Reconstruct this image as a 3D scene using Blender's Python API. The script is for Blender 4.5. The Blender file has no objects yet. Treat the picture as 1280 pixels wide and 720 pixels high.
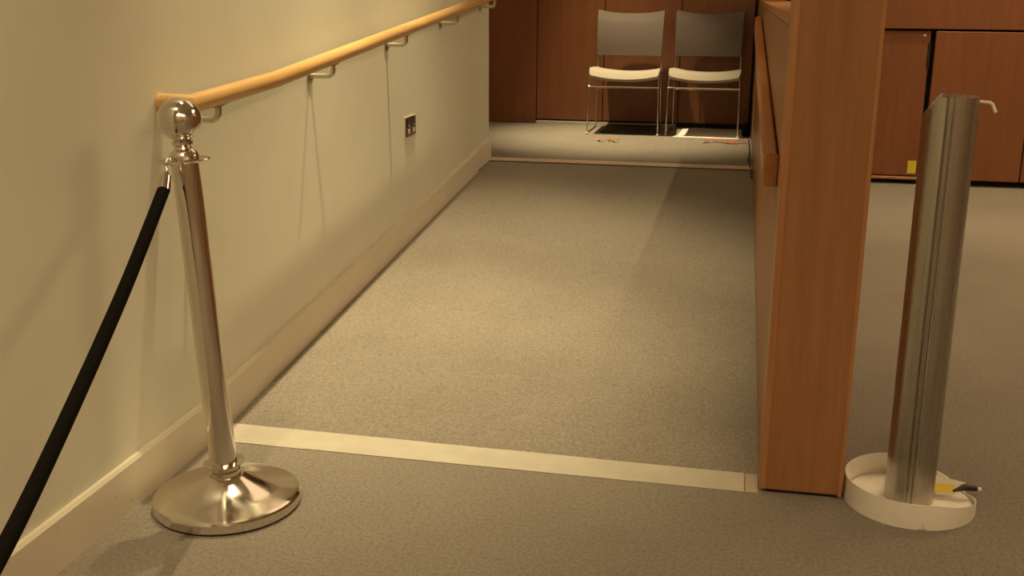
import bpy, math, random
from mathutils import Vector, Matrix
random.seed(7)
S = bpy.context.scene
COL = S.collection

# ------------------------------------------------------------------ camera
F_PX = 1373.58
PITCH, YAW, ROLL = 0.265, 0.1978, 0.0067
cp, sp, cy, sy = math.cos(PITCH), math.sin(PITCH), math.cos(YAW), math.sin(YAW)
fwd = Vector((-sy * cp, cy * cp, -sp))
rgt = Vector((cy, sy, 0))
upv = rgt.cross(fwd)
r2 = rgt * math.cos(ROLL) + upv * math.sin(ROLL)
u2 = upv * math.cos(ROLL) - rgt * math.sin(ROLL)
cam_d = bpy.data.cameras.new('camera')
cam_d.sensor_width = 36.0
cam_d.lens = F_PX / 1280.0 * 36.0
cam_d.clip_start = 0.02
cam = bpy.data.objects.new('camera', cam_d)
COL.objects.link(cam)
cam.matrix_world = Matrix(((r2.x, u2.x, -fwd.x, 0), (r2.y, u2.y, -fwd.y, 0), (r2.z, u2.z, -fwd.z, 1.3), (0, 0, 0, 1)))
S.camera = cam

# ------------------------------------------------------------------ world, exposure
S.view_settings.view_transform = 'Standard'
S.view_settings.look = 'None'
S.view_settings.gamma = 1.0
S.view_settings.use_curve_mapping = False
S.view_settings.exposure = 0.0
w = bpy.data.worlds.new('world')
S.world = w
w.use_nodes = True
w.node_tree.nodes['Background'].inputs[0].default_value = (0.55, 0.42, 0.25, 1)
w.node_tree.nodes['Background'].inputs[1].default_value = 0.02

LAMP_COL = (1.0, 0.80, 0.455)
FILL_COL = (1.0, 0.70, 0.39)
CEIL = 3.62
# ceiling downlights: x, y, watts, cone degrees, sideways tilt degrees
LAMPS = [
    (-1.18, 3.32, 510, 48, 0), (-1.18, 4.466, 540, 58, 0), (-1.34, 7.85, 860, 42, 9),
    (1.20, 5.5, 165, 90, 0),
    (-1.18, 1.03, 230, 80, 0), (1.6, 7.3, 230, 58, 0),
]
# unseen square panels added at ceiling height as soft fill light: x, y, watts
FILL_PANELS = [(2.8, 5.5, 88), (0.9, -1.6, 86), (2.95, -1.2, 68), (-0.5, 6.0, 16)]
FILL_W = 1.9

# ------------------------------------------------------------------ scene numbers
XW = -1.479          # left wall face
XR = 0.122           # ramp side of the wooden parapet
Y0, Y1 = 2.789, 6.62  # ramp start and end
SL = 0.0756
ZL = SL * (Y1 - Y0)  # landing height
YB = 8.55            # back wall of the landing
YR = 8.02            # back wall at the right
PARA_TOP = 1.245


def rz(y):
    return SL * (min(max(y, Y0), Y1) - Y0)


# ------------------------------------------------------------------ node helpers
def new_mat(name, base=(0.8, 0.8, 0.8), rough=0.5, metal=0.0, spec=0.5):
    m = bpy.data.materials.new(name)
    m.use_nodes = True
    b = m.node_tree.nodes['Principled BSDF']
    b.inputs['Base Color'].default_value = (*base, 1)
    b.inputs['Roughness'].default_value = rough
    b.inputs['Metallic'].default_value = metal
    b.inputs['Specular IOR Level'].default_value = spec
    return m


def N(m, kind, **kw):
    n = m.node_tree.nodes.new(kind)
    for k, v in kw.items():
        setattr(n, k, v)
    return n


def link(m, a, b):
    m.node_tree.links.new(a, b)


def coords(m, scale=(1, 1, 1), rot=(0, 0, 0), random_offset=False, kind='Object'):
    tc = N(m, 'ShaderNodeTexCoord')
    mp = N(m, 'ShaderNodeMapping')
    mp.inputs['Scale'].default_value = scale
    mp.inputs['Rotation'].default_value = rot
    link(m, tc.outputs[kind], mp.inputs['Vector'])
    if random_offset:
        oi = N(m, 'ShaderNodeObjectInfo')
        mu = N(m, 'ShaderNodeMath', operation='MULTIPLY')
        mu.inputs[1].default_value = 17.0
        link(m, oi.outputs['Random'], mu.inputs[0])
        cx = N(m, 'ShaderNodeCombineXYZ')
        link(m, mu.outputs[0], cx.inputs[0])
        link(m, mu.outputs[0], cx.inputs[1])
        link(m, cx.outputs[0], mp.inputs['Location'])
    return mp.outputs['Vector']


def noise(m, vec, scale, detail=4, rough=0.55):
    n = N(m, 'ShaderNodeTexNoise')
    n.inputs['Scale'].default_value = scale
    n.inputs['Detail'].default_value = detail
    n.inputs['Roughness'].default_value = rough
    link(m, vec, n.inputs['Vector'])
    return n.outputs['Fac']


def ramp(m, fac, stops):
    r = N(m, 'ShaderNodeValToRGB')
    el = r.color_ramp.elements
    while len(el) < len(stops):
        el.new(0.5)
    for e, (p, c) in zip(el, stops):
        e.position = p
        e.color = (*c, 1)
    link(m, fac, r.inputs['Fac'])
    return r.outputs['Color']


def mix(m, fac, a, b, mode='MIX'):
    x = N(m, 'ShaderNodeMix', data_type='RGBA', blend_type=mode)
    if isinstance(fac, (int, float)):
        x.inputs[0].default_value = fac
    else:
        link(m, fac, x.inputs[0])
    for s, v in ((6, a), (7, b)):
        if isinstance(v, tuple):
            x.inputs[s].default_value = (*v, 1)
        else:
            link(m, v, x.inputs[s])
    return x.outputs[2]


def bump(m, h, strength=0.2, dist=0.002):
    b = N(m, 'ShaderNodeBump')
    b.inputs['Strength'].default_value = strength
    b.inputs['Distance'].default_value = dist
    link(m, h, b.inputs['Height'])
    link(m, b.outputs['Normal'], m.node_tree.nodes['Principled BSDF'].inputs['Normal'])


def bsdf(m, name):
    return m.node_tree.nodes['Principled BSDF'].inputs[name]


# ------------------------------------------------------------------ materials
def make_wall():
    m = new_mat('cream_wall_paint', rough=0.55, spec=0.3)
    v = coords(m)
    a = ramp(m, noise(m, v, 1.6, 5), [(0.3, (0.66, 0.67, 0.56)), (0.7, (0.72, 0.735, 0.62))])
    sm = ramp(m, noise(m, v, 7.0, 6, 0.7), [(0.62, (1, 1, 1)), (0.78, (0.86, 0.82, 0.78))])
    link(m, mix(m, 0.6, a, sm, 'MULTIPLY'), bsdf(m, 'Base Color'))
    bump(m, noise(m, v, 120, 3), 0.12, 0.001)
    return m


def make_baseboard():
    m = new_mat('scuffed_skirting_paint', rough=0.4, spec=0.4)
    v = coords(m)
    a = ramp(m, noise(m, v, 2.0, 4), [(0.3, (0.62, 0.575, 0.46)), (0.7, (0.69, 0.65, 0.52))])
    v2 = coords(m, (6, 9, 24))
    sc = ramp(m, noise(m, v2, 1.5, 5, 0.6), [(0.70, (1, 1, 1)), (0.75, (0.35, 0.27, 0.2))])
    link(m, mix(m, 0.8, a, sc, 'MULTIPLY'), bsdf(m, 'Base Color'))
    return m


def make_carpet():
    m = new_mat('grey_brown_carpet', rough=0.95, spec=0.05)
    v = coords(m)
    fine = noise(m, v, 420, 2, 0.6)
    mid = noise(m, v, 95, 6, 0.75)
    big = noise(m, v, 1.3, 5, 0.6)
    c = ramp(m, fine, [(0.25, (0.14, 0.124, 0.103)), (0.5, (0.23, 0.207, 0.174)), (0.78, (0.38, 0.345, 0.29))])
    c = mix(m, 0.85, c, ramp(m, mid, [(0.32, (0.60, 0.58, 0.55)), (0.5, (1, 1, 1)), (0.70, (1.35, 1.32, 1.25))]), 'MULTIPLY')
    c = mix(m, 0.6, c, ramp(m, big, [(0.3, (0.80, 0.78, 0.76)), (0.65, (1.08, 1.07, 1.04))]), 'MULTIPLY')
    st = ramp(m, noise(m, v, 11, 4, 0.6), [(0.72, (1, 1, 1)), (0.80, (0.7, 0.66, 0.62))])
    c = mix(m, 0.7, c, st, 'MULTIPLY')
    link(m, c, bsdf(m, 'Base Color'))
    bsdf(m, 'Sheen Weight').default_value = 0.15
    bump(m, fine, 0.6, 0.003)
    return m


def make_wood(name, dark, mid, light, rough=0.38, axis='z'):
    m = new_mat(name, rough=rough, spec=0.45)
    sc = {'z': (9, 9, 0.55), 'y': (9, 0.55, 9), 'x': (0.55, 9, 9)}[axis]
    v = coords(m, sc, random_offset=True)
    g = noise(m, v, 2.2, 6, 0.62)
    c = ramp(m, g, [(0.28, dark), (0.5, mid), (0.74, light)])
    sc2 = tuple(s * 9 if s > 1 else s * 3 for s in sc)
    g2 = noise(m, coords(m, sc2, random_offset=True), 2.5, 3, 0.6)
    c = mix(m, 0.5, c, ramp(m, g2, [(0.3, (0.82, 0.79, 0.76)), (0.7, (1.05, 1.05, 1.05))]), 'MULTIPLY')
    link(m, c, bsdf(m, 'Base Color'))
    bump(m, g2, 0.06, 0.0008)
    return m


def make_chrome():
    m = new_mat('polished_metal', (0.72, 0.67, 0.61), 0.09, 1.0)
    v = coords(m)
    link(m, ramp(m, noise(m, v, 30, 4), [(0.3, (0.07, 0.07, 0.07)), (0.75, (0.19, 0.19, 0.19))]), bsdf(m, 'Roughness'))
    return m


def make_brushed(name='brushed_steel', base=(0.48, 0.455, 0.42), r0=0.24, r1=0.36, scale=(160, 160, 1.2)):
    m = new_mat(name, base, 0.3, 1.0)
    v = coords(m, scale)
    n = noise(m, v, 1.0, 4, 0.6)
    link(m, ramp(m, n, [(0.3, (r0,) * 3), (0.7, (r1,) * 3)]), bsdf(m, 'Roughness'))
    c = ramp(m, n, [(0.3, tuple(x * 0.88 for x in base)), (0.7, tuple(min(1, x * 1.08) for x in base))])
    link(m, c, bsdf(m, 'Base Color'))
    bump(m, n, 0.05, 0.0004)
    return m


def make_fabric(name, a, b, scale=260):
    m = new_mat(name, rough=0.85, spec=0.15)
    v = coords(m)
    n = noise(m, v, scale, 3, 0.6)
    link(m, ramp(m, n, [(0.3, a), (0.7, b)]), bsdf(m, 'Base Color'))
    bump(m, n, 0.3, 0.001)
    return m


def make_plain(name, base, rough=0.5, metal=0.0, var=0.08, scale=14):
    m = new_mat(name, base, rough, metal)
    v = coords(m)
    n = noise(m, v, scale, 4)
    link(m, ramp(m, n, [(0.3, tuple(x * (1 - var) for x in base)), (0.7, tuple(min(1, x * (1 + var)) for x in base))]), bsdf(m, 'Base Color'))
    return m


M = {}
M['wall'] = make_wall()
M['skirt'] = make_baseboard()
M['carpet'] = make_carpet()
M['wood_post'] = make_wood('honey_oak_veneer', (0.25, 0.112, 0.045), (0.30, 0.139, 0.058), (0.35, 0.166, 0.073))
M['wood_lip'] = make_wood('honey_oak_lipping', (0.33, 0.152, 0.060), (0.38, 0.181, 0.075), (0.43, 0.208, 0.09))
M['wood_panel'] = make_wood('cherry_wall_panel', (0.185, 0.064, 0.023), (0.205, 0.074, 0.028), (0.23, 0.087, 0.034), 0.42)
M['wood_rail'] = make_wood('pale_beech_rail', (0.47, 0.28, 0.105), (0.545, 0.34, 0.135), (0.61, 0.40, 0.165), 0.33, 'y')
M['wood_rail_r'] = make_wood('orange_oak_rail', (0.34, 0.135, 0.042), (0.43, 0.18, 0.06), (0.50, 0.225, 0.08), 0.33, 'y')
M['chrome'] = make_chrome()
M['steel'] = make_brushed()
M['bracket'] = make_brushed('satin_bracket_metal', (0.62, 0.58, 0.50), 0.25, 0.35, (60, 60, 60))
M['rope'] = make_fabric('black_velvet', (0.004, 0.0035, 0.003), (0.008, 0.007, 0.006), 300)
bsdf(M['rope'], 'Specular IOR Level').default_value = 0.06
M['tape'] = make_plain('cream_tape', (0.47, 0.44, 0.36), 0.6, 0, 0.08, 9)
M['tape_join'] = make_plain('beige_tape_piece', (0.45, 0.37, 0.29), 0.6, 0, 0.08, 20)
M['tape_far'] = make_plain('tan_metal_strip', (0.66, 0.54, 0.42), 0.5, 0, 0.06)
M['dark'] = make_plain('dark_gap', (0.012, 0.008, 0.006), 0.8)
M['seat'] = make_fabric('cream_seat_fabric', (0.30, 0.27, 0.22), (0.36, 0.325, 0.27))
M['back'] = make_fabric('taupe_back_fabric', (0.12, 0.098, 0.085), (0.155, 0.127, 0.11))
M['wire'] = make_plain('chrome_wire', (0.55, 0.50, 0.44), 0.25, 1.0, 0.04)
M['socket'] = make_plain('dark_bronze_plate', (0.13, 0.075, 0.035), 0.28, 0.9, 0.15, 40)
M['ivory'] = make_plain('ivory_plastic', (0.72, 0.64, 0.5), 0.4)
M['socket_rim'] = make_plain('pale_socket_rim', (0.66, 0.60, 0.48), 0.35)
M['skirt_metal'] = make_plain('satin_cream_metal', (0.93, 0.91, 0.84), 0.32, 0.25, 0.05, 8)
M['plate_metal'] = make_plain('pale_base_plate', (0.90, 0.87, 0.79), 0.4, 0.2, 0.06, 10)
M['yellow'] = make_plain('yellow_sticker', (0.66, 0.50, 0.04), 0.55)
M['card'] = make_plain('grey_white_card', (0.62, 0.58, 0.48), 0.6)
M['black_plastic'] = make_plain('black_plastic', (0.02, 0.018, 0.016), 0.5)
M['white'] = make_plain('white_paper', (0.78, 0.75, 0.68), 0.7, 0, 0.03)
M['red'] = make_plain('red_print', (0.50, 0.11, 0.06), 0.6, 0, 0.3, 60)
M['orange'] = make_plain('brown_orange_print', (0.42, 0.18, 0.06), 0.6, 0, 0.3, 60)
M['ceil'] = make_plain('ceiling_paint', (0.62, 0.58, 0.50), 0.8)
M['far_wall'] = make_plain('dim_side_wall', (0.34, 0.27, 0.19), 0.7)
M['rod'] = make_plain('ivory_rod', (0.85, 0.80, 0.68), 0.4)
M['trim_white'] = make_plain('white_trim_ring', (0.8, 0.78, 0.74), 0.4)
ml = new_mat('lamp_lens', (0, 0, 0), 0.5)
bsdf(ml, 'Emission Color').default_value = (*LAMP_COL, 1)
bsdf(ml, 'Emission Strength').default_value = 35
M['lens'] = ml


# ------------------------------------------------------------------ mesh helpers
class MB:
    def __init__(self):
        self.v, self.f = [], []

    def add(self, vs, fs):
        o = len(self.v)
        self.v += [tuple(x) for x in vs]
        self.f += [tuple(i + o for i in f) for f in fs]
        return self

    def box(self, x0, x1, y0, y1, z0, z1, ch=0.0):
        if ch <= 0:
            vs = [(x, y, z) for z in (z0, z1) for x, y in ((x0, y0), (x1, y0), (x1, y1), (x0, y1))]
            return self.add(vs, [(3, 2, 1, 0), (4, 5, 6, 7), (0, 1, 5, 4), (1, 2, 6, 5), (2, 3, 7, 6), (3, 0, 4, 7)])
        vs, idx = [], {}
        xs, ys, zs = (x0, x1), (y0, y1), (z0, z1)
        for i in (0, 1):
            for j in (0, 1):
                for k in (0, 1):
                    sx, s_y, sz = (1, -1)[i], (1, -1)[j], (1, -1)[k]
                    b = (xs[i], ys[j], zs[k])
                    for a in range(3):
                        d = [sx * ch, s_y * ch, sz * ch]
                        d[a] = 0
                        idx[(i, j, k, a)] = len(vs)
                        vs.append((b[0] + d[0], b[1] + d[1], b[2] + d[2]))
        fs = []
        order = ((0, 0), (1, 0), (1, 1), (0, 1))
        for i in (0, 1):
            q = [idx[(i, p, r, 0)] for p, r in order]; fs.append(q if i else q[::-1])
            q = [idx[(p, i, r, 1)] for p, r in order]; fs.append(q[::-1] if i else q)
            q = [idx[(p, r, i, 2)] for p, r in order]; fs.append(q if i else q[::-1])
        for i in (0, 1):
            for j in (0, 1):
                fs.append((idx[(i, j, 0, 0)], idx[(i, j, 1, 0)], idx[(i, j, 1, 1)], idx[(i, j, 0, 1)]))
                fs.append((idx[(i, 0, j, 0)], idx[(i, 1, j, 0)], idx[(i, 1, j, 2)], idx[(i, 0, j, 2)]))
                fs.append((idx[(0, i, j, 1)], idx[(1, i, j, 1)], idx[(1, i, j, 2)], idx[(0, i, j, 2)]))
                for k in (0, 1):
                    fs.append((idx[(i, j, k, 0)], idx[(i, j, k, 1)], idx[(i, j, k, 2)]))
        return self.add(vs, fs)

    def lathe(self, prof, n=48, c=(0, 0, 0)):
        vs, fs = [], []
        for r, z in prof:
            for i in range(n):
                a = 2 * math.pi * i / n
                vs.append((c[0] + r * math.cos(a), c[1] + r * math.sin(a), c[2] + z))
        for j in range(len(prof) - 1):
            for i in range(n):
                k = (i + 1) % n
                fs.append((j * n + i, j * n + k, (j + 1) * n + k, (j + 1) * n + i))
        if prof[0][0] > 1e-6:
            fs.append(tuple(range(n))[::-1])
        if prof[-1][0] > 1e-6:
            fs.append(tuple((len(prof) - 1) * n + i for i in range(n)))
        return self.add(vs, fs)

    def tube(self, pts, r, n=16, cap=True, flat=None):
        pts = [Vector(p) for p in pts]
        rs = r if isinstance(r, (list, tuple)) else [r] * len(pts)
        vs, fs = [], []
        t0 = (pts[1] - pts[0]).normalized()
        ref = Vector((0, 0, 1)) if abs(t0.z) < 0.9 else Vector((1, 0, 0))
        nrm = (ref - t0 * ref.dot(t0)).normalized()
        for i, p in enumerate(pts):
            if i == 0:
                t = t0; s = 1.0; bis = None
            elif i == len(pts) - 1:
                t = (pts[i] - pts[i - 1]).normalized()
            else:
                t = ((pts[i] - pts[i - 1]).normalized() + (pts[i + 1] - pts[i]).normalized()).normalized()
            nrm = (nrm - t * nrm.dot(t)).normalized()
            b = t.cross(nrm)
            st, ax = 1.0, None
            if 0 < i < len(pts) - 1:
                d1 = (pts[i] - pts[i - 1]).normalized()
                cosh = max(0.35, d1.dot(t))
                st = 1 / cosh
                ax = (d1 - t * d1.dot(t))
                ax = ax.normalized() if ax.length > 1e-5 else None
            for k in range(n):
                a = 2 * math.pi * k / n
                o = nrm * math.cos(a) * rs[i] + b * math.sin(a) * rs[i]
                if ax is not None:
                    o = o + ax * (o.dot(ax) * (st - 1))
                vs.append(p + o)
        m = len(pts)
        for j in range(m - 1):
            for k in range(n):
                q = (k + 1) % n
                fs.append((j * n + k, j * n + q, (j + 1) * n + q, (j + 1) * n + k))
        if cap:
            fs.append(tuple(range(n))[::-1])
            fs.append(tuple((m - 1) * n + k for k in range(n)))
        return self.add(vs, fs)

    def build(self, name, mat, parent=None, smooth=None, loc=None):
        me = bpy.data.meshes.new(name)
        me.from_pydata(self.v, [], self.f)
        me.update()
        import bmesh
        bm = bmesh.new(); bm.from_mesh(me)
        bmesh.ops.recalc_face_normals(bm, faces=bm.faces)
        bm.to_mesh(me); bm.free()
        if smooth is not None:
            me.set_sharp_from_angle(angle=math.radians(smooth))
            for p in me.polygons:
                p.use_smooth = True
        o = bpy.data.objects.new(name, me)
        COL.objects.link(o)
        me.materials.append(M[mat] if isinstance(mat, str) else mat)
        if parent:
            o.parent = parent
        if loc:
            o.location = loc
        return o


def tag(o, label, cat, group=None, kind=None):
    o['label'] = label
    o['category'] = cat
    if group:
        o['group'] = group
    if kind:
        o['kind'] = kind
    return o


def thing(name, label, cat, loc=(0, 0, 0), group=None, kind=None):
    o = bpy.data.objects.new(name, None)
    o.empty_display_size = 0.1
    COL.objects.link(o)
    o.location = loc
    return tag(o, label, cat, group, kind)


def box(name, mat, b, parent=None, ch=0.0, smooth=None):
    return MB().box(*b, ch).build(name, mat, parent, smooth)


def arc(c, a0, a1, r, u, v, n=8):
    c, u, v = Vector(c), Vector(u), Vector(v)
    return [c + u * (r * math.cos(a0 + (a1 - a0) * i / n)) + v * (r * math.sin(a0 + (a1 - a0) * i / n)) for i in range(n + 1)]


# ------------------------------------------------------------------ setting: floors
tag(box('floor', 'carpet', (-3.4, 4.2, -3.0, 8.7, -0.06, 0.0)), 'grey brown carpet of the lower floor around the ramp', 'floor', kind='structure')
wed = MB()
n = 24
vs, fs = [], []
vs = [(XW - 0.02, Y0, 0.0), (XR + 0.02, Y0, 0.0), (XR + 0.02, Y1, ZL), (XW - 0.02, Y1, ZL), (XR + 0.02, Y1, 0.0), (XW - 0.02, Y1, 0.0)]
wed.add(vs, [(0, 1, 2, 3), (1, 4, 2), (0, 3, 5), (3, 2, 4, 5), (0, 5, 4, 1)])
tag(wed.build('ramp', 'carpet'), 'carpeted ramp rising between the cream wall and wooden parapet', 'ramp', kind='structure')
tag(box('landing', 'carpet', (-3.2, XR + 0.02, Y1, YB, 0.0, ZL)), 'carpeted landing at the top of the ramp under the chairs', 'landing', kind='structure')

# ------------------------------------------------------------------ setting: walls, ceiling
tag(box('wall_left', 'wall', (XW - 0.18, XW, -3.0, Y1, 0.0, CEIL)), 'cream painted wall along the left of the ramp', 'wall', kind='structure')
tag(box('wall_alcove', 'wall', (-3.4, -3.2, Y1 - 0.2, YB + 0.15, 0.0, CEIL)), 'wall closing the landing beyond the cream corner', 'wall', kind='structure')
tag(box('wall_alcove_side', 'wall', (-3.4, XW - 0.18, Y1 - 0.2, Y1, 0.0, CEIL)), 'return wall behind the cream corner', 'wall', kind='structure')
tag(box('wall_right', 'far_wall', (4.0, 4.2, -3.0, YR, 0.0, CEIL)), 'side wall at the far right of the hall', 'wall', kind='structure')
tag(box('wall_front', 'far_wall', (XW, 4.0, -3.2, -3.0, 0.0, CEIL)), 'wall behind the viewer', 'wall', kind='structure')
tag(box('ceiling', 'ceil', (-3.4, 4.2, -3.2, 8.8, CEIL, CEIL + 0.1)), 'pale ceiling with recessed downlights', 'ceiling', kind='structure')

wb = thing('wall_back', 'brown wood panelled wall behind the two chairs', 'wall', (0, YB, 0), kind='structure')
box('backing', 'dark', (-3.2, 0.36, 0.018, 0.12, 0.0, CEIL), wb)
seams = [-2.62, -2.075, -1.529, -1.007, -0.431, 0.105]
for i in range(5):
    z0 = ZL + 0.003 if i < 2 else ZL + 0.035
    o = box('panel', 'wood_panel', (seams[i] + 0.003, seams[i + 1] - 0.003, 0.0 if i != 1 else -0.006, 0.018, z0, 2.4), wb, 0.002)
for i in range(5):
    box('upper_panel', 'wood_panel', (seams[i] + 0.003, seams[i + 1] - 0.003, 0.0, 0.018, 2.41, CEIL - 0.02), wb, 0.002)
tag(box('trim_1', 'tape', (-1.526, -0.44, YB - 0.03, YB + 0.012, ZL, ZL + 0.022)), 'pale strip along the foot of the back panels', 'trim', kind='structure')

wr = thing('wall_back_right', 'brown wood wall with access doors at the far right', 'wall', (0, YR, 0), kind='structure')
box('backing', 'dark', (0.336, 4.0, 0.075, 0.15, 0.0, CEIL), wr)
box('fascia_board', 'wood_panel', (0.336, 4.0, 0.0, 0.07, 1.063, 2.2), wr, 0.002)
box('fascia_board', 'wood_panel', (0.336, 4.0, 0.0, 0.07, 2.21, CEIL - 0.02), wr, 0.002)
box('recessed_panel', 'wood_panel', (0.40, 1.272, 0.03, 0.07, 0.06, 1.05), wr, 0.002)
box('sill_strip', 'wood_lip', (0.40, 1.28, 0.012, 0.07, 0.034, 0.052), wr, 0.002)
sc = MB().lathe([(0.008, 0), (0.008, 0.004), (0.004, 0.006)], 12).build('screw', 'rod', wr, 40)
sc.rotation_euler = (math.pi / 2, 0, 0)
sc.location = (1.232, 0.03, 1.02)
box('latch', 'dark', (1.262, 1.278, 0.022, 0.034, 0.80, 0.97), wr)
d1 = tag(box('door_1', 'wood_panel', (1.300, 1.935, YR - 0.006, YR + 0.03, 0.045, 1.048), None, 0.003), 'brown wooden access door with a dark gap at its left', 'door', kind='structure')
d2 = tag(box('door_2', 'wood_panel', (1.943, 2.60, YR - 0.006, YR + 0.03, 0.045, 1.048), None, 0.003), 'brown wooden access door at the frame edge', 'door', kind='structure')
tag(box('sticker', 'yellow', (1.205, 1.262, YR + 0.026, YR + 0.0295, 0.075, 0.165)), 'small yellow sticker low on the recessed wood panel', 'sticker')

# baseboards on the left wall: level, ramp, landing
BT, BH = 0.016, 0.13
def skirt(name, y0, y1, za, zb, label):
    m = MB()
    prof = [(0, 0), (BT, 0), (BT, BH - 0.008), (BT - 0.006, BH), (0, BH)]
    vs = [(XW + x, y0, za + z) for x, z in prof] + [(XW + x, y1, zb + z) for x, z in prof]
    k = len(prof)
    fs = [tuple(range(k))[::-1], tuple(range(k, 2 * k))] + [(i, (i + 1) % k, (i + 1) % k + k, i + k) for i in range(k)]
    m.add(vs, fs)
    return tag(m.build(name, 'skirt'), label, 'baseboard', kind='structure')
skirt('baseboard_left_near', -3.0, Y0, 0, 0, 'level cream skirting board beside the rope stanchion')
skirt('baseboard_left_ramp', Y0, 6.26, 0.0, rz(6.26), 'cream skirting board sloping up along the ramp')
skirt('baseboard_left_end', 6.26, Y1, rz(6.26) + 0.012, ZL, 'short cream skirting block at the end of the wall')

# ------------------------------------------------------------------ wooden parapet and end post
XN = 0.336
pp = thing('parapet', 'orange brown wooden parapet along the right of the ramp', 'parapet', (0, 0, 0))
box('panel', 'wood_post', (XR, XN - 0.05, Y0 + 0.17, YB - 0.01, 0.0, PARA_TOP - 0.03), pp, 0.002)
box('cap', 'wood_lip', (XR - 0.001, XN - 0.049, Y0 + 0.17, YB - 0.01, PARA_TOP - 0.029, PARA_TOP), pp, 0.003)
np_ = thing('newel_post', 'thick square honey brown wooden post at the foot of the ramp', 'post', ((XR + XN) / 2, Y0 + 0.085, 0))
hw = (XN - XR) / 2
box('core', 'wood_post', (-hw + 0.0176, hw - 0.0116, -0.085, 0.0845, 0.012, 1.5), np_, 0.0004)
box('lipping', 'wood_lip', (-hw, -hw + 0.0175, -0.0855, 0.0845, 0.010, 1.5), np_, 0.0012)
box('lipping', 'wood_lip', (hw - 0.0115, hw, -0.0855, 0.0845, 0.006, 1.5), np_, 0.0012)
box('plinth', 'dark', (-hw + 0.01, hw - 0.01, -0.075, 0.08, 0.0, 0.0115), np_)
box('cap', 'wood_lip', (-hw - 0.004, hw + 0.004, -0.09, 0.0845, 1.5005, 1.525), np_, 0.003)

# handrail on the parapet
hr = thing('handrail', 'orange wooden handrail on the ramp side of the parapet', 'handrail', (XR, 3.0, 0.84))
RX0, RX1 = -0.040, -0.004
def rail_board(y0, y1):
    m = MB()
    prof = [(RX0 + 0.006, -0.045), (RX1 - 0.004, -0.045), (RX1, -0.041), (RX1, 0.036), (RX1 - 0.006, 0.042), (RX0 + 0.012, 0.042), (RX0 + 0.004, 0.038), (RX0, 0.03), (RX0, -0.038)]
    k = len(prof)
    za, zb = SL * y0, SL * y1
    vs = [(x, y0, za + z) for x, z in prof] + [(x, y1, zb + z) for x, z in prof]
    m.add(vs, [tuple(range(k))[::-1], tuple(range(k, 2 * k))] + [(i, (i + 1) % k, (i + 1) % k + k, i + k) for i in range(k)])
    return m
rail_board(0.0, 3.7).build('rail', 'wood_rail_r', hr, 35)
for yy in (0.35, 1.5, 2.65, 3.5):
    box('fixing_block', 'dark', (RX1 - 0.004, 0.0, yy - 0.03, yy + 0.03, SL * yy - 0.02, SL * yy + 0.02), hr)
box('end_return', 'wood_rail_r', (RX0 + 0.001, -0.0005, -0.012, -0.0005, -0.044, 0.041), hr, 0.003)

# ------------------------------------------------------------------ left handrail with brackets
RC, RR, RH, RY = 0.088, 0.025, 0.997, 2.665
hl = thing('handrail', 'round pale beech handrail on metal brackets along the cream wall', 'handrail', (XW, RY, RH))
def rp(y):  # local point on the rail axis
    return (RC, y, SL * (y + RY - Y0))
MB().tube([(0.0, 0.0, 0.012), (RC, 0.0, 0.010), rp(0.55), rp(4.868 - RY)], RR, 24).build('rail', 'wood_rail', hl, 40)
MB().tube([rp(4.870 - RY), rp(6.62 - RY)], RR, 24).build('rail', 'wood_rail', hl, 40)
def rail_z(y):
    return 0.010 + (rp(0.55)[2] - 0.010) * y / 0.55 if y < 0.55 else rp(y)[2]
def bracket(y):
    wz = rail_z(y) - 0.064
    b = MB()
    ar = 0.020
    pts = [(0.004, y, wz), (RC - ar, y, wz)] + arc((RC - ar, y, wz + ar), -math.pi / 2, 0, ar, (1, 0, 0), (0, 0, 1), 6)[1:] + [(RC, y, rail_z(y) - RR + 0.003)]
    b.tube(pts, 0.0092, 14)
    o = b.build('bracket', 'bracket', hl, 40)
    p = MB().lathe([(0.0, 0.0), (0.027, 0.0), (0.027, 0.004), (0.023, 0.0065), (0.0, 0.0065)], 24).build('wall_plate', 'bracket', o, 35)
    p.rotation_euler = (0, math.pi / 2, 0)
    p.location = (0.0, y, wz)
    s = MB().box(-0.012, 0.012, -0.035, 0.035, -0.002, 0.003, 0.001).build('saddle', 'bracket', o)
    s.location = (RC, y, rail_z(y) - RR + 0.0005)
    s.rotation_euler = (math.atan(SL), 0, 0)
for yb in (2.82, 3.718, 4.607, 5.491, 6.383):
    bracket(yb - RY)

# ------------------------------------------------------------------ wall socket
so = thing('wall_socket', 'dark bronze double wall socket with ivory rockers', 'socket', (XW, 4.922, 0.687))
box('rim', 'socket_rim', (0, 0.005, -0.080, 0.080, -0.047, 0.047), so, 0.001)
box('plate', 'socket', (0.005, 0.010, -0.075, 0.079, -0.044, 0.043), so, 0.002)
for s in (-1, 1):
    box('rocker', 'ivory', (0.010, 0.0145, s * 0.040 - 0.009, s * 0.040 + 0.009, -0.030, -0.010), so, 0.001)
    box('outlet', 'socket', (0.010, 0.0125, s * 0.036 - 0.020, s * 0.036 + 0.020, -0.002, 0.034), so, 0.002)
    box('pin_hole', 'ivory', (0.0125, 0.0132, s * 0.040 - 0.004, s * 0.040 + 0.004, 0.002, 0.008), so)

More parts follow.
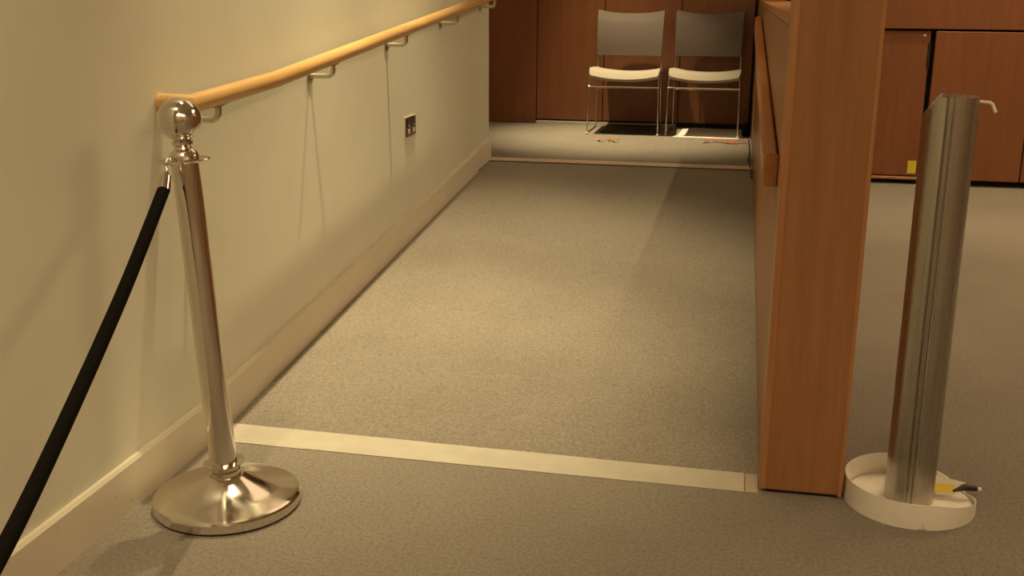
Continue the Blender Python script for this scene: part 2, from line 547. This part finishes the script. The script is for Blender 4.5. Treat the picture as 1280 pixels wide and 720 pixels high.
# ------------------------------------------------------------------ tapes on the floor
def slab(name, mat, quad, th, label, cat, parent=None):
    m = MB()
    vs = [Vector(q) for q in quad] + [Vector(q) + Vector((0, 0, th)) for q in quad]
    m.add(vs, [(3, 2, 1, 0), (4, 5, 6, 7), (0, 1, 5, 4), (1, 2, 6, 5), (2, 3, 7, 6), (3, 0, 4, 7)])
    o = m.build(name, mat, parent)
    if label:
        tag(o, label, cat)
    return o
e = 0.0008
zf = lambda y: rz(y) + e
t = thing('floor_tape', 'wide cream tape across the carpet at the foot of the ramp', 'tape', (0, 0, 0))
def tq(x0, x1):
    ya = lambda x: 2.800 + (x + 1.46) * (2.779 - 2.800) / 1.58
    yb = lambda x: 2.915 + (x + 1.46) * (2.882 - 2.915) / 1.58
    return x0, x1, ya, yb
x0, x1, ya, yb = tq(XW + BT + 0.006, 0.083)
def tape_strip(x0, x1, mat, name):
    k = 24
    m = MB()
    rows = []
    rnd = random.Random(3)
    vs, fs = [], []
    for i in range(k + 1):
        x = x0 + (x1 - x0) * i / k
        a = ya(x) + rnd.uniform(-0.0012, 0.0012)
        b = yb(x) + rnd.uniform(-0.0012, 0.0012)
        vs += [(x, a, rz(a) + e), (x, Y0 if a < Y0 else a + 1e-4, rz(max(a, Y0)) + e + 0.0012), (x, b, rz(b) + e + 0.0012), (x, b, rz(b) + e), (x, a, rz(a) + e + 0.0012)]
    for i in range(k):
        o, q = i * 5, i * 5 + 5
        fs += [(o, q, q + 4, o + 4), (o + 4, q + 4, q + 1, o + 1), (o + 1, q + 1, q + 2, o + 2), (o + 2, q + 2, q + 3, o + 3)]
    m.add(vs, fs)
    return m.build(name, mat, t)
tape_strip(x0, x1, 'tape', 'strip')
tape_strip(0.086, XR - 0.003, 'tape_join', 'end_piece')
ft = MB().box(XW + BT, XR - 0.002, 6.55, 6.675, 0, 0.002).build('strip', 'tape_far')
ft.location = (0, 0, ZL + e)
ft.name = 'floor_strip'
tag(ft, 'thin tan strip across the carpet at the top of the ramp', 'strip')
# ramp part of the strip overlaps the slope: tilt is negligible

# ------------------------------------------------------------------ rope stanchion (left)
st = thing('rope_stanchion', 'polished metal rope stanchion with ball top and domed round base', 'stanchion', (-1.240, 2.428, 0.0))
R_B = 0.187
base = MB().lathe([(0.0, 0.003), (R_B - 0.006, 0.003), (R_B, 0.007), (R_B + 0.001, 0.028), (R_B - 0.003, 0.033), (R_B - 0.012, 0.036), (0.14, 0.044), (0.10, 0.057), (0.07, 0.070), (0.052, 0.080), (0.045, 0.085), (0.0, 0.085)], 96).build('base', 'chrome', st, 30)
MB().lathe([(0.0, 0.0), (R_B - 0.004, 0.0), (R_B - 0.004, 0.0035), (0.0, 0.0035)], 64).build('rubber_ring', 'black_plastic', st, 30)
LEAN = Matrix.Rotation(math.radians(-3.6), 4, 'Y')
def lean(o):
    o.matrix_parent_inverse = Matrix.Identity(4)
    o.matrix_local = Matrix.Translation((0.0, 0.0, 0.05)) @ LEAN
    return o
lean(MB().lathe([(0.0, 0.025), (0.040, 0.025), (0.040, 0.046), (0.036, 0.049), (0.037, 0.066), (0.0, 0.066)], 48).build('collar', 'chrome', st, 30))
lean(MB().lathe([(0.0340, 0.062), (0.052, 0.064), (0.053, 0.067), (0.0340, 0.070)], 48).build('collar_ring', 'chrome', st, 30))
lean(MB().lathe([(0.0, 0.06), (0.0345, 0.06), (0.0328, 0.852), (0.0, 0.852)], 48).build('shaft', 'chrome', st, 30))
fl = MB()
lean(fl.lathe([(0.034, 0.846), (0.060, 0.848), (0.063, 0.851), (0.060, 0.854), (0.034, 0.855)], 64).build('flange', 'chrome', st, 30))
lean(MB().lathe([(0.0, 0.852), (0.034, 0.853), (0.035, 0.862), (0.030, 0.872), (0.021, 0.878), (0.019, 0.884), (0.025, 0.889), (0.026, 0.895), (0.019, 0.901), (0.0, 0.903)], 48).build('neck', 'chrome', st, 30))
br = 0.0515
zc = 0.948
lean(MB().lathe([(br * math.sin(math.pi * i / 24), zc - br * math.cos(math.pi * i / 24)) for i in range(25)], 48).build('ball', 'chrome', st, 60))

# rope: hook, ferrule, cord
def samp(pts, k=8):
    pts = [Vector(p) for p in pts]
    out = []
    for i in range(len(pts) - 1):
        p0 = pts[max(i - 1, 0)]; p1 = pts[i]; p2 = pts[i + 1]; p3 = pts[min(i + 2, len(pts) - 1)]
        for j in range(k):
            u = j / k
            out.append(0.5 * ((2 * p1) + (p2 - p0) * u + (2 * p0 - 5 * p1 + 4 * p2 - p3) * u * u + (3 * p1 - p0 - 3 * p2 + p3) * u ** 3))
    out.append(pts[-1])
    return out
RP = [(-1.307, 2.366, 0.884), (-1.3005, 2.331, 0.842), (-1.239, 2.007, 0.668), (-1.144, 1.551, 0.477), (-1.085, 1.28, 0.395), (-1.01, 0.95, 0.33), (-0.93, 0.55, 0.30), (-0.85, 0.1, 0.33), (-0.80, -0.3, 0.42)]
ro = thing('barrier_rope', 'black velvet barrier rope hooked to the ball topped stanchion', 'rope', RP[0])
off = Vector(RP[0])
def L(pts):
    return [Vector(p) - off for p in pts]
cord = samp(RP[1:], 10)
d0 = (Vector(RP[1]) - Vector(RP[0])).normalized()
MB().tube(L(cord), 0.0148, 20).build('cord', 'rope', ro, 50)
a = Vector(RP[1]) - d0 * 0.044
MB().tube(L([a - d0 * 0.004, a, a + d0 * 0.006, a + d0 * 0.030, a + d0 * 0.045]), [0.005, 0.008, 0.0125, 0.0145, 0.0155], 20).build('ferrule', 'chrome', ro, 30)
hk = [Vector(RP[1]) - d0 * 0.046]
hook = MB().tube(L([a - d0 * 0.002, a - d0 * 0.012, a - d0 * 0.018 + Vector((-0.006, 0, 0.004)), a - d0 * 0.026 + Vector((-0.004, 0.004, 0.012)), a - d0 * 0.028 + Vector((0.004, 0.008, 0.012)), a - d0 * 0.020 + Vector((0.006, 0.008, 0.0))]), 0.003, 10).build('hook', 'chrome', ro, 50)

# ------------------------------------------------------------------ brushed steel post (right)
bp = thing('barrier_post', 'brushed steel barrier post standing in a pale round base by the wood post', 'post', (0.508, 2.815, 0.0))
R_C = 0.062
cam_ang = math.atan2(-2.815, -0.508)
def column():
    m = MB()
    k = 72
    prof = []
    for i in range(k):
        a_ = cam_ang + 2 * math.pi * i / k
        j = min(i, k - i)
        r = R_C
        if j <= 1:
            r = R_C - 0.006
        prof.append((r * math.cos(a_), r * math.sin(a_), j))
    zs = [0.012, 0.05, 0.5, 0.9]
    vs, fs = [], []
    lv = Vector((math.cos(cam_ang - math.pi / 2), math.sin(cam_ang - math.pi / 2), 0))
    for z in zs + [None]:
        for x, y, j in prof:
            zz = z
            if z is None:
                s = (x * lv.x + y * lv.y) / R_C
                zz = 1.062 - max(0.0, (s - 0.45)) * 0.085
            vs.append((x, y, zz))
    for r_ in range(len(zs)):
        for i in range(k):
            q = (i + 1) % k
            fs.append((r_ * k + i, r_ * k + q, (r_ + 1) * k + q, (r_ + 1) * k + i))
    fs.append(tuple(range(k))[::-1])
    o = len(zs) * k
    c = len(vs)
    vs.append((0, 0, 1.058))
    for i in range(k):
        fs.append((o + i, o + (i + 1) % k, c))
    m.add(vs, fs)
    return m
column().build('column', 'steel', bp, 30)
# thin slot strip in the groove
gx, gy = (R_C - 0.0045) * math.cos(cam_ang), (R_C - 0.0045) * math.sin(cam_ang)
MB().tube([(gx, gy, 0.05), (gx, gy, 1.03)], 0.0022, 8).build('slot_bead', 'steel', bp, 40)
# base skirt of varying height, open at the rear right
RB = 0.166
def skirt_band():
    m = MB()
    k = 96
    vs, fs = [], []
    def hgt(a_):
        # a_: world angle, pi = left, -pi/2 = front, 0 = right
        d = math.degrees(a_) % 360
        if 105 <= d <= 285:
            return 0.068
        if d > 285:
            return 0.068 - (d - 285) / 75 * 0.042
        if d < 20:
            return 0.026 - d / 20 * 0.014
        return 0.012 + (d - 20) / 85 * 0.056
    for i in range(k):
        a_ = 2 * math.pi * i / k
        h = hgt(a_)
        z0 = 0.001
        d = math.degrees(a_)
        if abs(d - 274) < 2.5:
            z0 = 0.020
        ca, sa = math.cos(a_), math.sin(a_)
        vs += [(RB * ca, RB * sa, z0), ((RB - 0.001) * ca, (RB - 0.001) * sa, h), ((RB - 0.004) * ca, (RB - 0.004) * sa, h), ((RB - 0.003) * ca, (RB - 0.003) * sa, z0)]
    for i in range(k):
        o, q = i * 4, ((i + 1) % k) * 4
        for j in range(4):
            jj = (j + 1) % 4
            fs.append((o + j, q + j, q + jj, o + jj))
    return m.add(vs, fs)
skirt_band().build('base_skirt', 'skirt_metal', bp, 40)
MB().lathe([(0.0, 0.0), (RB - 0.006, 0.0), (RB - 0.006, 0.010), (RB - 0.009, 0.012), (0.0, 0.012)], 64).build('base_plate', 'plate_metal', bp, 30)
# bent rod at the top
pr = [(0.045, 0.03, 1.045), (0.066, 0.02, 1.048), (0.088, 0.012, 1.047), (0.094, 0.010, 1.043), (0.103, 0.008, 1.024)]
MB().tube(pr, 0.0042, 10).build('bent_rod', 'rod', bp, 50)
# label and clip at the right of the base
lab = slab('label_card', 'card', [(0.055, 0.075, 0.052), (0.070, 0.010, 0.024), (0.112, 0.012, 0.026), (0.148, 0.050, 0.044)], 0.002, None, None, bp)
slab('yellow_patch', 'yellow', [(0.063, 0.042, 0.0400), (0.071, 0.013, 0.0275), (0.110, 0.015, 0.0295), (0.124, 0.040, 0.0405)], 0.0012, None, None, lab)
MB().tube([(0.112, 0.012, 0.036), (0.140, 0.028, 0.042), (0.175, 0.040, 0.036)], [0.003, 0.009, 0.007], 10).build('clip', 'black_plastic', bp, 50)
MB().tube([(0.172, 0.040, 0.036), (0.187, 0.042, 0.034)], 0.005, 10).build('clip_tip', 'rod', bp, 50)

# ------------------------------------------------------------------ chairs
def surf(fn, nu, nv, th):
    """thick sheet from fn(u,v)->Vector, th along the surface normal"""
    vs, fs = [], []
    P = [[Vector(fn(i / nu, j / nv)) for j in range(nv + 1)] for i in range(nu + 1)]
    nn = [[None] * (nv + 1) for _ in range(nu + 1)]
    for i in range(nu + 1):
        for j in range(nv + 1):
            du = P[min(i + 1, nu)][j] - P[max(i - 1, 0)][j]
            dv = P[i][min(j + 1, nv)] - P[i][max(j - 1, 0)]
            nn[i][j] = du.cross(dv).normalized()
    idx = lambda i, j, s: s * (nu + 1) * (nv + 1) + i * (nv + 1) + j
    for s in (0, 1):
        for i in range(nu + 1):
            for j in range(nv + 1):
                vs.append(P[i][j] + nn[i][j] * (th * (0.5 - s)))
    for i in range(nu):
        for j in range(nv):
            q = [idx(i, j, 0), idx(i + 1, j, 0), idx(i + 1, j + 1, 0), idx(i, j + 1, 0)]
            fs.append(q)
            fs.append([k + (nu + 1) * (nv + 1) for k in q][::-1])
    for i in range(nu):
        for j in (0, nv):
            fs.append((idx(i, j, 0), idx(i + 1, j, 0), idx(i + 1, j, 1), idx(i, j, 1)))
    for j in range(nv):
        for i in (0, nu):
            fs.append((idx(i, j, 0), idx(i, j + 1, 0), idx(i, j + 1, 1), idx(i, j, 1)))
    return MB().add(vs, fs)


def make_chair(label):
    # local: x right, y back, origin at the front centre on the floor
    c = thing('stacking_chair', label, 'chair', (0, 0, 0), 'chairs against the back wall')
    W2 = 0.255
    def seat(u, v):
        x = (u - 0.5) * 2
        y = v * 0.43 - 0.01
        z = 0.452 + 0.012 * (abs(x) ** 2.5) - 0.014 * (1 - abs(x) ** 2) - 0.02 * v
        if v < 0.18:
            z -= 0.050 * ((0.18 - v) / 0.18) ** 1.7
        hw_ = W2 * (1 - 0.03 * v) * (1 - 0.05 * max(0, (0.12 - v) / 0.12) ** 2)
        return (x * hw_, y, z)
    so_ = surf(seat, 20, 18, 0.026).build('seat', 'seat', c, 50)
    def back(u, v):
        x = (u - 0.5) * 2
        z = 0.545 + v * 0.312 + 0.013 * (abs(x) ** 3) * v ** 2 - 0.014 * (1 - x * x) * v
        y = 0.395 + v * 0.055 - 0.035 * (x * x) + 0.018 * math.sin(v * math.pi) * -1 + 0.02 * max(0, v - 0.8) / 0.2
        return (x * (0.240 + 0.008 * v), y, z)
    surf(back, 20, 14, 0.016).build('backrest', 'back', c, 50)
    r = 0.0048
    for s in (-1, 1):
        x = s * 0.25
        side = MB()
        sl = 0.012 if s < 0 else 0.0
        side.tube([(x * 0.985, 0.03, 0.43), (x * 0.99, 0.012, 0.40), (x * 1.02, -0.005, 0.02), (x * 1.02, 0.002, 0.008)], r, 8)
        side.build('front_leg', 'wire', c, 50)
        MB().tube([(x * 1.02, 0.002, 0.008), (x * 0.98, 0.44, 0.008)], r, 8).build('floor_runner', 'wire', c, 50)
        MB().tube([(x * 0.98, 0.44, 0.008), (x * 0.975, 0.432, 0.03), (x * 0.955, 0.385, 0.42), (x * 0.95, 0.40, 0.60), (x * 0.945, 0.425, 0.80)], r, 8).build('rear_upright', 'wire', c, 50)
        MB().tube([(x * 0.985, 0.03, 0.43), (x * 0.955, 0.385, 0.415)], r, 8).build('seat_rail', 'wire', c, 50)
        g = box('foot_glide', 'ivory', (x * 1.02 - 0.009, x * 1.02 + 0.009, -0.012, 0.02, 0.0, 0.012), c, 0.003)
    MB().tube([(-0.254, -0.001, 0.342), (0.254, -0.001, 0.342)], 0.0052, 8).build('crossbar', 'wire', c, 50)
    MB().tube([(-0.24, 0.40, 0.30), (0.24, 0.40, 0.30)], r, 8).build('rear_crossbar', 'wire', c, 50)
    return c
c1 = make_chair('taupe backed chair with cream seat, left of the two at the back wall')
c1.location = (-0.795, 7.985, ZL)
def dup(root, label):
    r = root.copy(); COL.objects.link(r); r['label'] = label
    for ch in list(root.children):
        k = ch.copy(); COL.objects.link(k); k.parent = r
        for g in ch.children:
            q = g.copy(); COL.objects.link(q); q.parent = k
    return r
c2 = dup(c1, 'taupe backed chair standing over white paper, nearer the parapet')
c2.location = (-0.228, 8.005, ZL + 0.0015)
c2.rotation_euler.z = math.radians(-1.5)

# ------------------------------------------------------------------ litter around the chairs
pa = MB()
vs = [(-0.44, 7.955, 0), (0.03, 7.93, 0), (0.052, 8.06, 0), (0.05, 8.50, 0), (-0.38, 8.50, 0), (-0.40, 8.05, 0)]
pa.add([(x, y, ZL + 0.0004) for x, y, _ in vs] + [(x, y, ZL + 0.0014) for x, y, _ in vs], [tuple(range(6))[::-1], tuple(range(6, 12))] + [(i, (i + 1) % 6, (i + 1) % 6 + 6, i + 6) for i in range(6)])
tag(pa.build('paper_sheet', 'white'), 'large white paper sheet lying under the right chair', 'paper')
bc = MB()
cx0, cx1, cy0, cy1, rr = -0.965, -0.545, 8.03, 8.50, 0.03
loop = []
for (cx_, cy_, a0_) in ((cx1 - rr, cy0 + rr, -90), (cx1 - rr, cy1 - rr, 0), (cx0 + rr, cy1 - rr, 90), (cx0 + rr, cy0 + rr, 180)):
    for k_ in range(5):
        a_ = math.radians(a0_ + k_ * 22.5)
        loop.append((cx_ + rr * math.cos(a_), cy_ + rr * math.sin(a_)))
kk = len(loop)
mx, my = (cx0 + cx1) / 2, (cy0 + cy1) / 2
vs = [(x, y, ZL + 0.0015) for x, y in loop] + [(x, y, ZL + 0.012) for x, y in loop] + [(mx + (x - mx) * 0.97, my + (y - my) * 0.97, ZL + 0.017) for x, y in loop]
fs = [tuple(range(kk))[::-1], tuple(range(2 * kk, 3 * kk))]
for r_ in (0, 1):
    fs += [(r_ * kk + i, r_ * kk + (i + 1) % kk, (r_ + 1) * kk + (i + 1) % kk, (r_ + 1) * kk + i) for i in range(kk)]
tag(bc.add(vs, fs).build('document_case', 'black_plastic', None, 40), 'flat black case lying on the carpet under the left chair', 'case')
def lanyard(label, cx, cy_, w_, mat, mat2, seed):
    rnd = random.Random(seed)
    t_ = thing('crumpled_lanyard', label, 'lanyard', (cx, cy_, ZL + 0.001))
    pts = []
    for i in range(9):
        u = i / 8
        pts.append(((u - 0.5) * w_, 0.045 * math.sin(u * 11 + seed) + rnd.uniform(-0.03, 0.03), 0.004 + 0.016 * abs(math.sin(u * 7 + seed))))
    q = samp(pts, 5)
    m = MB()
    vs = []
    for p in q:
        vs += [(p.x, p.y - 0.017, p.z), (p.x, p.y + 0.017, p.z + 0.002), (p.x, p.y + 0.017, p.z + 0.0035), (p.x, p.y - 0.017, p.z + 0.0015)]
    fs = []
    for i in range(len(q) - 1):
        for j in range(4):
            fs.append((i * 4 + j, i * 4 + 4 + j, i * 4 + 4 + (j + 1) % 4, i * 4 + (j + 1) % 4))
    fs += [(0, 1, 2, 3), tuple(len(vs) - 4 + j for j in range(4))]
    m.add(vs, fs).build('ribbon', mat, t_)
    m = MB()
    m.box(w_ * 0.05, w_ * 0.30, -0.035, -0.005, 0.0, 0.004, 0.001)
    m.build('badge', mat2, t_)
    m = MB().box(-w_ * 0.5, -w_ * 0.25, 0.0, 0.018, 0.004, 0.007, 0.001).build('tag', 'card', t_)
    return t_
lanyard('crumpled brown and orange lanyard on carpet before the left chair', -0.86, 7.62, 0.17, 'orange', 'orange', 2)
lanyard('crumpled red lanyard on carpet before the right chair', -0.06, 7.70, 0.30, 'red', 'red', 5)
bag = MB()
vs, fs = [], []
def bagf(u, v):
    a_ = 2 * math.pi * u
    r_ = math.sin(math.pi * min(0.999, v * 0.5 + 0.5)) ** 0.6
    z = 0.09 * v ** 0.8
    return ((0.028 + 0.004 * math.sin(3 * a_)) * math.cos(a_) * r_, (0.16 + 0.015 * math.sin(2 * a_ + 1)) * math.sin(a_) * r_, z)
k1, k2 = 24, 8
for j in range(k2 + 1):
    for i in range(k1):
        vs.append(bagf(i / k1, j / k2))
for j in range(k2):
    for i in range(k1):
        q = (i + 1) % k1
        fs.append((j * k1 + i, j * k1 + q, (j + 1) * k1 + q, (j + 1) * k1 + i))
fs.append(tuple(range(k1))[::-1]); fs.append(tuple(k2 * k1 + i for i in range(k1)))
o = bag.add(vs, fs).build('black_bag', 'rope', None, 60)
o.location = (0.087, 8.20, ZL + 0.0005)
tag(o, 'small black bag slumped on carpet against the parapet', 'bag')
cb = MB().tube([(0.106, 7.9, ZL + 0.004), (0.108, 7.3, ZL + 0.004), (0.098, 6.95, ZL + 0.004), (0.112, 6.55, ZL - 0.0), (0.115, 6.35, rz(6.35) + 0.006)], 0.0045, 8).build('black_cable', 'black_plastic', None, 50)
tag(cb, 'thin black cable on the floor along the parapet', 'cable')

# ------------------------------------------------------------------ ceiling downlights
for i, (x, y, wt, cone, tilt) in enumerate(LAMPS):
    where = ['over the lower ramp beside the cream wall', 'over the middle of the ramp beside the cream wall', 'over the landing before the chairs', 'over the lower floor right of the parapet',
             'above the cream wall near the viewer', 'in front of the far access doors'][i]
    t_ = thing('downlight', 'round recessed ceiling downlight ' + where, 'lamp', (x, y, CEIL), 'ceiling downlights')
    MB().lathe([(0.045, -0.001), (0.062, -0.001), (0.062, -0.006), (0.045, -0.010)], 32).build('trim_ring', 'trim_white', t_, 30)
    MB().lathe([(0.0, -0.002), (0.044, -0.002), (0.044, -0.004), (0.0, -0.004)], 32).build('lens', 'lens', t_, 30)
    ld = bpy.data.lights.new('downlight_beam', 'SPOT')
    ld.energy = wt
    ld.color = LAMP_COL
    ld.spot_size = math.radians(cone)
    ld.spot_blend = 1.0
    ld.shadow_soft_size = 0.025
    lo = bpy.data.objects.new('downlight_beam', ld)
    COL.objects.link(lo)
    lo.parent = t_
    lo.location = (0, 0, -0.03)
    lo.rotation_euler = (0, math.radians(-tilt), 0)

for (x, y, wt), where in zip(FILL_PANELS, ('over the far right floor', 'behind the viewer', 'behind the viewer near the right wall', 'over the top of the ramp')):  # added emitters that lift the ambient light, no known fixtures
    t_ = thing('fill_panel', 'unseen square fill light panel added ' + where, 'lamp', (x, y, CEIL), 'added fill panels')
    hp = FILL_W / 2
    fr = MB()
    for a_ in ((-hp - 0.03, hp + 0.03, -hp - 0.03, -hp), (-hp - 0.03, hp + 0.03, hp, hp + 0.03), (-hp - 0.03, -hp, -hp, hp), (hp, hp + 0.03, -hp, hp)):
        fr.box(*a_, -0.014, -0.001)
    fr.build('frame', 'trim_white', t_)
    mp_ = new_mat('fill_emitter', (0.2, 0.2, 0.2), 0.6)
    bsdf(mp_, 'Emission Color').default_value = (*FILL_COL, 1)
    bsdf(mp_, 'Emission Strength').default_value = wt / (math.pi * FILL_W ** 2)
    MB().box(-hp, hp, -hp, hp, -0.010, -0.002).build('fill_surface', mp_, t_)
